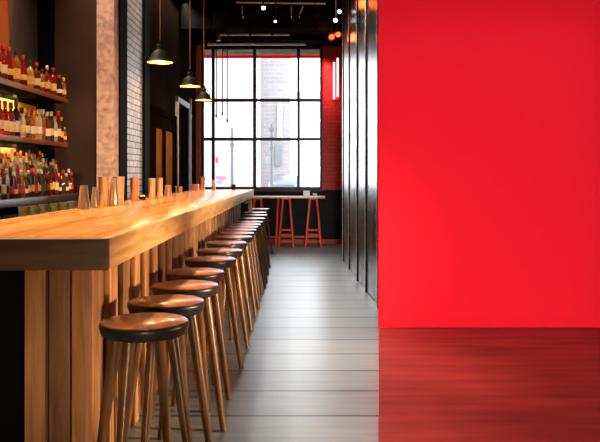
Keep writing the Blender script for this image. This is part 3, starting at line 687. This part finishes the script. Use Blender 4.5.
# ------------------------------------------------------------ window table and red stools
TY = 13.72
t = thing('window_table', 'narrow pale topped high table with red legs below the window', 'table', (-.2, TY, 0))
bm = bmesh.new(); box(bm, -.72, .68, -.17, .17, .895, .93, .005); obj('tabletop', bm, M['table_top'], t)
for x in (-.205, .60, -.66):
    bm = bmesh.new(); tube(bm, (x+(.02 if x == -.205 else 0), .12 if x != -.205 else .0, .895), (x-.02, .12 if x != -.205 else .0, 0), .024, .02, seg=12)
    obj('leg', bm, M['red_leg'] if x == -.205 else M['black_metal'], t)
bm = bmesh.new(); box(bm, -.66, .60, .105, .135, .15, .18, .003); obj('foot_rail', bm, M['red_leg'], t)
def red_stool():
    t = thing('red_stool', '', 'stool')
    bm = bmesh.new(); box(bm, -.08, .08, -.09, .09, .872, .893, .006); obj('seat', bm, M['red_leg'], t)
    for sx in (-1, 1):
        for sy in (-1, 1):
            bm = bmesh.new(); tube(bm, (sx*.062, sy*.07, .875), (sx*.135, sy*.12, 0), .021, .018, seg=12); obj('leg', bm, M['red_leg'], t)
    for z in (.10, .22, .31):
        f = 1-z/.83; X = .062+.073*f; Yy = .07+.05*f
        for sy in (-1, 1):
            bm = bmesh.new(); tube(bm, (-X, sy*Yy, z), (X, sy*Yy, z), .012, seg=10); obj('stretcher', bm, M['red_leg'], t)
    return t
rs = red_stool(); rs.location = ((286.4-299)/740*13.62, 13.62, 0)
rs['label'] = 'red legged stool at the middle of the window table'; rs['group'] = 'red stools at the window table'
dup(rs, ((313.3-299)/740*13.62, 13.62, 0), 'red legged stool at the right end of the window table', scale=(1.05, 1, 1))
dup(rs, ((258.0-299)/740*13.62, 13.62, 0), 'red legged stool left of the window table, behind the bar stools')
# napkin holder and cup on the window table
t = thing('napkin_holder', 'white napkin holder near the right end of the window table', 'napkin holder', ((306.5-299)/740*TY, TY, .9305))
bm = bmesh.new()
for s in (-1, 1): box(bm, -.06, .06, s*.03-.004, s*.03+.004, 0, .1, .002)
box(bm, -.06, .06, -.03, .03, 0, .012, .002); box(bm, -.06, .06, -.034, .034, .09, .1, .002); obj('holder', bm, M['white'], t)
bm = bmesh.new(); box(bm, -.05, .05, -.02, .02, .012, .075, .002); obj('napkins', bm, M['charcoal'], t)
bm = bmesh.new(); lathe(bm, [(0, 0), (.03, 0), (.042, .05), (.039, .05), (.027, .006), (0, .006)], 20)
tag(obj('white_cup', bm, M['white'], None, ((315-299)/740*TY, TY, .9305)), 'small white cup right of the napkin holder', 'cup')

# ------------------------------------------------------------ the street outside
M['pavement'] = mk('pavement', (.55, .55, .56, 1), .8)
M['facade'] = mk('pale_facade', (.24, .19, .185, 1), .8, var=.06)
M['facade2'] = mk('white_facade', (.62, .62, .62, 1), .8, var=.06)
M['facade3'] = brick('pale_brick_facade', (.20, .17, .165, 1), (.17, .15, .15, 1), (.3, .28, .28, 1), 'x', .8, bw=.5, bh=.2)
M['ext_grey'] = mk('outdoor_grey', (.04, .04, .043, 1), .6)
M['ext_pale'] = mk('outdoor_pale_grey', (.09, .092, .095, 1), .5)
M['ext_glass'] = mk('outdoor_window_glass', (.04, .045, .05, 1), .2)
M['awn_red'] = mk('awning_red', (.85, .012, .02, 1), .8, spec=.1)
M['awn_orange'] = mk('awning_orange', (.85, .28, .08, 1), .8, spec=.1)
M['awn_grey'] = mk('awning_grey', (.25, .22, .23, 1), .8)
M['yellow'] = mk('sign_yellow', srgb(170, 110, 20), .6)
M['sign_red'] = mk('sign_red', srgb(170, 10, 30), .6)
sbox('ground', (-30, 30, FY+.2, 80, -.2, -.08), M['pavement'])
def ex(px, Y): return (px-299)/740*Y
def ez(py, Y): return 1.34+(174-py)/740*Y
def building(Y, p0, p1, z1, m, lb, wins):
    x0, x1 = ex(p0, Y), ex(p1, Y)
    t = thing('building', lb, 'building', ((x0+x1)/2, Y, -.08)); ox = (x0+x1)/2
    bm = bmesh.new(); box(bm, x0-ox, x1-ox, 0, 2.5, 0, z1); obj('wall', bm, m, t)
    bm = bmesh.new(); box(bm, x0-ox-.1, x1-ox+.1, -.15, .2, z1-.3, z1+.1, .03); obj('cornice', bm, m, t)
    for (a, b, c, d) in wins:
        bm = bmesh.new(); box(bm, ex(a, Y)-ox, ex(b, Y)-ox, -.04, .04, ez(d, Y)+.08, ez(c, Y)+.08, .01); w1 = obj('window', bm, M['ext_glass'], t)
        bm = bmesh.new(); n = max(2, int((d-c)/3))
        for q in range(n): 
            zz = ez(d, Y)+.08+(ez(c, Y)-ez(d, Y))*(q+.5)/n; box(bm, ex(a, Y)-ox, ex(b, Y)-ox, -.07, -.03, zz-.07, zz+.07)
        obj('blind', bm, M['ext_pale'], w1)
    return t
building(34, 196, 254, 12, M['facade'], 'pinkish pale building across the street on the left', [])
building(36, 260, 290, 9.5, M['facade3'], 'pale brick building seen through the middle panes', [(275, 282, 145, 166)])
building(44, 297, 360, 6.2, M['facade2'], 'low white building across the street on the right', [(312, 321, 153, 166)])
def pole(px, Y, ptop, lb, r=.05, sign=None, parts=()):
    x = ex(px, Y); t = thing('street_pole', lb, 'pole', (x, Y, -.08))
    h = ez(ptop, Y)+.08
    bm = bmesh.new(); tube(bm, (0, 0, 0), (0, 0, h), r*1.15, r*.85, seg=12); obj('shaft', bm, M['ext_grey'], t)
    bm = bmesh.new(); lathe(bm, [(0, 0), (r*2.2, 0), (r*2, .25), (r*1.2, .35), (0, .36)], 14); obj('base', bm, M['ext_grey'], t)
    for (z, w_) in parts:
        bm = bmesh.new(); box(bm, -w_/3, w_/3, -.06, .06, z-.06, z+.06, .02); obj('bracket', bm, M['ext_grey'], t)
    if sign:
        a, b, c, d, m = sign
        bm = bmesh.new(); box(bm, ex(a, Y)-x, ex(b, Y)-x, -.09, -.06, ez(d, Y)+.08, ez(c, Y)+.08, .01); obj('sign_plate', bm, m, t)
pole(232, 22, 128, 'grey street pole behind the left panes', .05, parts=((1.0, .25), (2.3, .2)))
pole(271.5, 22, 124, 'dark street pole behind the middle panes', .045, (266, 271, 157, 164, M['ext_pale']), ((2.75, .25), (2.5, .2), (2.2, .16)))
pole(308, 20, 134, 'street pole carrying a yellow sign behind the right panes', .04, (309, 312, 152, 160, M['yellow']), ((1.7, .2), (.8, .25)))
# sign boards on the left facade
def board(name, px0, px1, py0, py1, Y, m, lb):
    x = (ex(px0, Y)+ex(px1, Y))/2; w_ = (ex(px1, Y)-ex(px0, Y))/2; h = (ez(py0, Y)-ez(py1, Y))
    t = thing(name, lb, 'sign', (x, Y, ez(py1, Y)))
    bm = bmesh.new(); box(bm, -w_, w_, -.06, 0, 0, h, .02); obj('sign_face', bm, m, t)
board('street_sign', 215.5, 218, 157, 163, 33.9, M['sign_red'], 'small red sign on the pinkish building')
board('street_sign', 216, 226, 176, 179, 33.9, mk('pink_sign', srgb(190, 60, 90), .6), 'low pink sign strip on the pinkish building')
board('street_sign', 216, 222, 181, 183, 33.9, M['ext_pale'], 'low grey sign strip on the pinkish building')
# vertical lettering-like dark marks on brick building become a plain upright sign
t = thing('blade_sign', 'upright pale sign with dark markings on the brick building', 'sign', (ex(280, 35.9), 35.9, ez(140, 35.9)))
bm = bmesh.new(); box(bm, -.12, .12, -.08, 0, 0, ez(104, 35.9)-ez(140, 35.9), .02); obj('sign_face', bm, M['facade2'], t)
rnd = random.Random(5); bm = bmesh.new()
for k in range(8):
    z = .12+k*.2; a = rnd.uniform(-.07, .0)
    box(bm, a, a+.08, -.1, -.08, z, z+.035); box(bm, a+rnd.uniform(0, .06), a+.09, -.1, -.08, z, z+.11)
obj('marking', bm, M['ext_pale'], t)
# parked car
M['car_paint'] = mk('car_paint', (.05, .053, .058, 1), .35)
def car(x, y, lb):
    t = thing('car', lb, 'car', (x, y, -.08))
    bm = bmesh.new()
    prof = [(-.85, .30), (-.88, .62), (-.78, .80), (-.68, .86), (-.56, 1.32), (-.45, 1.42), (.45, 1.42), (.56, 1.32), (.68, .86), (.78, .80), (.88, .62), (.85, .30)]
    secs = [(-2.1, .86, .62), (-1.9, 1, .80), (-.9, 1, .95), (-.2, 1, 1), (1.2, 1, 1), (2.0, .96, .85), (2.2, .86, .7)]
    rings = []
    for yy, sx, tz in secs:
        rings.append([bm.verts.new((px*sx, yy, .30+(pz-.30)*(tz if pz > .7 else 1) if pz > .7 else pz)) for px, pz in prof])
    for A, B in zip(rings, rings[1:]):
        for i in range(len(prof)):
            j = (i+1) % len(prof); bm.faces.new((A[i], A[j], B[j], B[i])).smooth = True
    bm.faces.new(rings[0]); bm.faces.new(rings[-1][::-1])
    obj('car_body', bm, M['car_paint'], t)
    bm = bmesh.new(); box(bm, -.58, .58, -1.95, -1.86, .74, .84, .02); obj('windscreen', bm, M['ext_grey'], t)
    bm = bmesh.new(); box(bm, -.5, .5, -2.16, -2.06, .38, .55, .02); obj('grille', bm, M['ext_grey'], t)
    for sx in (-1, 1):
        bm = bmesh.new(); box(bm, sx*.62-.14, sx*.62+.14, -2.14, -2.04, .58, .7, .03); obj('headlamp', bm, M['white'], t)
        for yy in (-1.3, 1.3):
            bm = bmesh.new(); tube(bm, (sx*.70, yy, .32), (sx*.90, yy, .32), .32, seg=24); w_ = obj('wheel', bm, M['black'], t)
car(ex(283, 30), 32, 'grey car parked across the street, seen head on')
# window awning outside
t = thing('awning', 'shallow awning outside with grey, orange and red bands', 'awning', (-.7, FY+.3, 3.50))
bm = bmesh.new(); box(bm, -1.25, 1.25, 0, .04, .205, .40, .004); obj('grey_band', bm, M['awn_grey'], t)
bm = bmesh.new(); box(bm, -1.25, 1.25, -.005, .04, .16, .20, .004); obj('orange_band', bm, M['awn_orange'], t)
bm = bmesh.new(); box(bm, -1.25, 1.25, -.01, .04, .11, .16, .004); obj('red_band', bm, M['awn_red'], t)
for s in (-1.15, 1.15):
    bm = bmesh.new(); box(bm, s-.015, s+.015, -.1, 0, .12, .2, .003); obj('bracket', bm, M['frame'], t)
